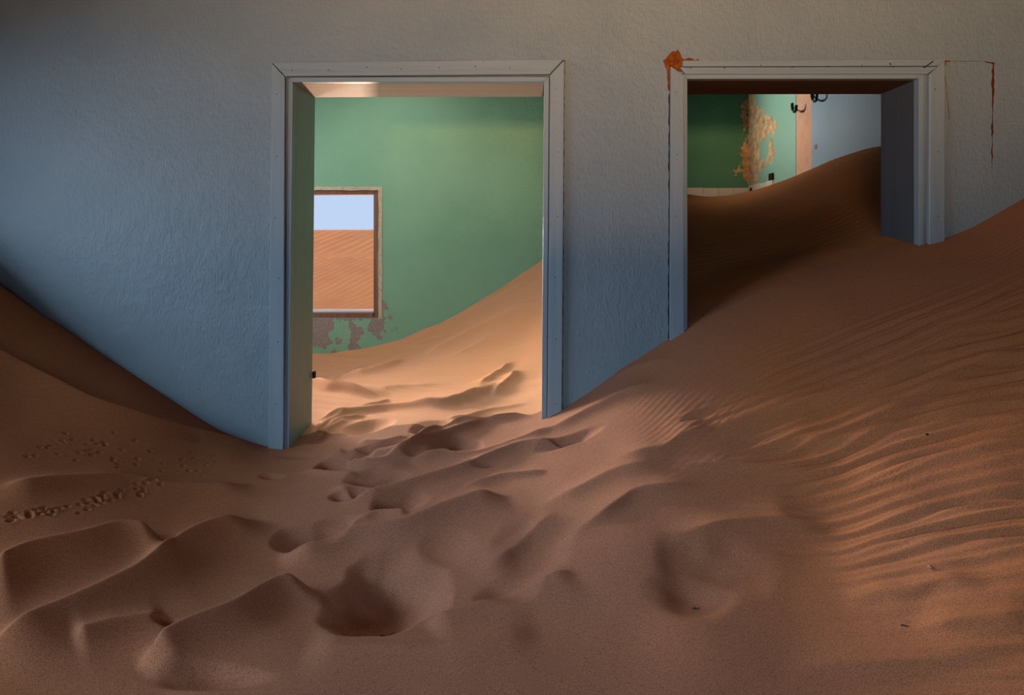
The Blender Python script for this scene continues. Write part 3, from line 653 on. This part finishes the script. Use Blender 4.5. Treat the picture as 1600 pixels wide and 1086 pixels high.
GR = [   # ridges on the slope of the green room
 ([(480, 610), (510, 612), (560, 618), (606, 624)], .05, .10, .015),
 ([(530, 594), (560, 590), (600, 578), (640, 560)], .035, .14, .045),
 ([(495, 606), (560, 578), (640, 540), (720, 502)], .022, .06, .04),
 ([(560, 566), (640, 530), (740, 480), (850, 420)], .014, .05, .04),
 ([(655, 558), (680, 549), (700, 540), (760, 508), (850, 465)], .035, .12, .05),
 ([(700, 562), (760, 530), (850, 490)], .014, .08, .05),
 ([(745, 606), (765, 596), (785, 580), (800, 562)], .022, .06, .035),
 ([(770, 622), (790, 604), (812, 578)], .028, .06, .04),
 ([(620, 634), (680, 640), (730, 628), (790, 595)], .016, .07, .05),
 ([(590, 612), (640, 606), (700, 600)], .012, .05, .03),
]
for p, A, lf, ln in GR: crest(p, A * 1.5, lf, ln, wob=.006, t0=.15, t1=.3)
for pts in ([(485, 672), (512, 660), (537, 648), (560, 646)], [(488, 690), (505, 680), (530, 664), (545, 656)], [(525, 714), (545, 724), (558, 732), (566, 728)],
            [(520, 712), (540, 719), (556, 727), (570, 719)], [(566, 719), (620, 720), (672, 706), (720, 684)], [(640, 706), (662, 696), (690, 682)],
            [(600, 724), (650, 722), (680, 716), (720, 708)], [(560, 642), (580, 638), (605, 627), (606, 624)], [(560, 690), (600, 692), (640, 684)],
            [(690, 655), (730, 650), (770, 640), (830, 628)], [(530, 770), (560, 782), (600, 780), (650, 768)], 
            [(470, 735), (510, 742), (560, 745), (620, 738)], [(720, 760), (790, 742), (860, 735)]):
    crest(pts, .016, .018, .016, t0=.2, t1=.2, wob=.01)
# tracks of a small animal
r_ = random.Random(3)
for k in range(64):
    t = r_.random(); px = 8 + 245 * t; py = 815 - 52 * t + r_.gauss(0, 4.5)
    pit(px, py, 3.6, 1.5, .005, .3)
for k in range(50):
    t = r_.random(); pit(40 + 330 * t, 690 + 40 * t + r_.gauss(0, 12), 2.4, 1.2, .004, .3)
# wind ripples on the right-hand slope: crests fan out from low left to high right
def tri(p, a=.82):                                  # asymmetric profile: slow rise, short fall
    f = p - np.floor(p); return np.where(f < a, f / a, (1 - f) / (1 - a)) - .5
w = 0.10 * fbm(GX * 1.6, GY * 1.6, 3) + .022 * fbm(GX * 7, GY * 7, 2)
sl_ = 0.47 * smooth(-.45, -1.15, GY) - .05
phi = GY + sl_ * (GX - 1.2) + w * .35
side = GX - (0.55 + 0.1 * fbm(GX * 2, GY * 2)) + .25 * (GY + .8)
m1 = smooth(-.05, .75, side) * smooth(-.30, -.62, GY) * (0.55 + 1.0 * np.clip(.5 + 1.6 * fbm(GX * 1.5 + 9, GY * 2.6, 3), 0, 1.2))
m2 = smooth(.0, .4, side) * smooth(-.05, -.3, GY) * smooth(-.95, -.55, GY) * np.clip(.5 + 1.8 * fbm(GX * 1.3 + 4, GY * 3, 3), 0, 1.1)
H += m1 * .014 * tri(-phi / .058 + .25 * fbm(GX * 3, GY * 3)) + m1 * .007 * tri(-phi / .031 + .3 * fbm(GX * 4 + 7, GY * 4)) + m2 * .0045 * tri(-phi / .026 + .2 * fbm(GX * 3, GY * 3))
m3 = smooth(.35, .6, GX) * smooth(1.0, .8, GX) * smooth(-1.0, -.6, GY) * smooth(-.1, -.3, GY)
H += m3 * .0025 * tri((-GY + .6 * GX) / .035 + .4 * fbm(GX * 4, GY * 4))
# strata on the green room slope and in the dark room
gm = smooth(.2, .6, GY) * (GX < XP)
H += gm * .014 * fbm((GX - .55 * GY) * 1.2, (GY * .85 + GX * .45) * 14, 3) + (GX > XP) * smooth(.3, .6, GY) * .003 * tri((GY + .3 * GX) / .09 + fbm(GX * 2, GY * 2))

J15 = int(np.searchsorted(ysv, 0.15)); IP = int(np.searchsorted(xs, XP + .08)); JG = int(np.searchsorted(ysv, YG + .1))
IS = int(np.searchsorted(xs, XS + .1))
def sand_obj(name, j0, j1, i0, i1, mat, label):
    X, Y, Z = GX[j0:j1 + 1, i0:i1 + 1], GY[j0:j1 + 1, i0:i1 + 1], H[j0:j1 + 1, i0:i1 + 1]
    ny, nx = X.shape; co = np.stack([X, Y, np.maximum(Z, .02)], -1).reshape(-1, 3).astype(np.float32)
    jj, ii = np.meshgrid(np.arange(ny - 1), np.arange(nx - 1), indexing='ij'); v = (jj * nx + ii).ravel()
    q = np.c_[v, v + 1, v + nx + 1, v + nx].astype(np.int32)
    me = bpy.data.meshes.new(name); me.vertices.add(len(co)); me.vertices.foreach_set('co', co.ravel())
    me.loops.add(q.size); me.loops.foreach_set('vertex_index', q.ravel()); me.polygons.add(len(q))
    me.polygons.foreach_set('loop_start', np.arange(0, q.size, 4, dtype=np.int32))
    me.polygons.foreach_set('use_smooth', np.ones(len(q), bool)); me.update(calc_edges=True); me.validate()
    me.materials.append(mat)
    if name == 'sand_drift':                        # pinkish light painted into the sand colour along the middle of the room
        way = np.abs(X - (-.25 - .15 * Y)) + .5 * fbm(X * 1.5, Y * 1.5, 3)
        me.attributes.new('light_tint', 'FLOAT', 'POINT').data.foreach_set('value', smooth(1.5, .35, way).ravel().astype(np.float32))
    return tag(link(bpy.data.objects.new(name, me)), label, 'sand', kind='stuff')
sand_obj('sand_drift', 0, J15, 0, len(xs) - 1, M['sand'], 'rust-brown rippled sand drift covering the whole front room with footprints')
sand_obj('sand_slope', J15, JG, 0, IP, M['sand_gold'], 'sunny ochre sand slope banked up in the green room, seen through left doorway')
sand_obj('sand_heap', J15, len(ysv) - 1, IP, IS, M['sand_dark'], 'dark brown sand heap blocking the right doorway')
def ground(x, y):
    j = min(int(np.searchsorted(ysv, y)), len(ysv) - 1); i = min(int(np.searchsorted(xs, x)), len(xs) - 1); return float(H[j, i])

# ------------------------------------------------------------------ desert outside the green room window
ox = np.unique(np.r_[np.linspace(-26, -4.6, 60), np.arange(-4.6, -0.9, .02), np.linspace(-.9, 14, 50)]); oy = np.r_[np.arange(3.06, 13, .035), np.linspace(13, 45, 60)]
OX, OY = np.meshgrid(ox, oy)
OZ = np.interp(OY, [3, 4.2, 5.5, 7.6, 8.4, 10.2, 10.9, 13, 45], [.55, .55, .68, 1.10, 1.22, 1.64, 1.67, 1.35, .3])
OZ += .06 * fbm(OX * .35, OY * .35, 3) * smooth(4, 8, OY)
lowd = smooth(4.2, 5.2, OY) * smooth(8.6, 7.4, OY)
OZ += .016 * lowd * tri((OX * .95 - OY * .26 + .10 * fbm(OX * 1.2, OY * .5, 3)) / .13) * (.4 + np.clip(.6 + fbm(OX * 2, OY), 0, 1))
OZ += .030 * smooth(8.0, 8.8, OY) * tri((OX * .95 - OY * .30 + .16 * fbm(OX * 1.2, OY * .6, 3)) / .21) * (.3 + np.clip(.6 + 1.2 * fbm(OX * 1.5, OY), 0, 1.2))
OZ += .020 * tri((OX + .25 * np.sin(OY * 5) + .1 * fbm(OX * 2, OY * 2)) / .22) * smooth(7.3, 7.7, OY) * smooth(8.5, 8.0, OY)
v = []; nx = len(ox)
me = bpy.data.meshes.new('desert_dune'); idx = (np.arange(len(oy) - 1)[:, None] * nx + np.arange(nx - 1)).ravel()
keep = ~((OX.ravel()[idx] > .3) & (OY.ravel()[idx] < 4.35))
me.from_pydata(np.stack([OX, OY, OZ], -1).reshape(-1, 3).tolist(), [], np.c_[idx, idx + 1, idx + nx + 1, idx + nx][keep].tolist())
me.polygons.foreach_set('use_smooth', [True] * len(me.polygons)); me.materials.append(M['dune'])
tag(link(bpy.data.objects.new('desert_dune', me)), 'sunlit desert dune under the sky outside the window', 'dune', kind='stuff')

# ------------------------------------------------------------------ small debris lying on the sand
def twig(px, py, ln, ang, lab):
    x, y = land(px, py); z = ground(x, y)
    pts = []
    for k in range(5):
        t = (k / 4 - .5) * ln; pts.append(Vector((math.cos(ang) * t, math.sin(ang) * t + .15 * ln * math.sin(k * 1.7), 0)))
    pts = [Vector((p.x, p.y, ground(x + p.x, y + p.y) - z + .002)) for p in pts]
    o = mesh_obj('twig', tube_bm(pts, [.0012, .0017, .0016, .0013, .0007], 6), M['twig'], None, True); o.location = (x, y, z)
    tag(o, lab, 'twig')
def pebble(px, py, r, mat, lab):
    x, y = land(px, py); z = ground(x, y); bm = bmesh.new(); bmesh.ops.create_icosphere(bm, subdivisions=2, radius=r)
    for v in bm.verts: v.co *= 1 + .35 * float(fbm(np.array(v.co.x / r * 1.3 + px), np.array(v.co.y / r * 1.3 + v.co.z / r))); v.co.z *= .65
    o = mesh_obj('pebble', bm, mat, None, True); o.location = (x, y, z + r * .3); tag(o, lab, 'pebble')
twig(602, 938, .05, .5, 'dark twig at the bottom of the big round hollow in the foreground')
twig(612, 958, .035, -.4, 'short dark twig on the near bank of the big round hollow')
twig(1414, 985, .018, -.7, 'dark twig lying among ripples at the lower right')
twig(1088, 928, .02, .2, 'tiny dark twig in the shaded hollow right of centre')
pebble(1453, 896, .006, M['stone'], 'pale pebble on the rippled sand at the right')
pebble(1449, 691, .005, M['iron'], 'black pebble on the rippled slope at the right')
pebble(620, 975, .004, M['stone'], 'pale pebble below the big round hollow')
pebble(1098, 492, .004, M['iron'], 'black pebble at the foot of the right doorway')
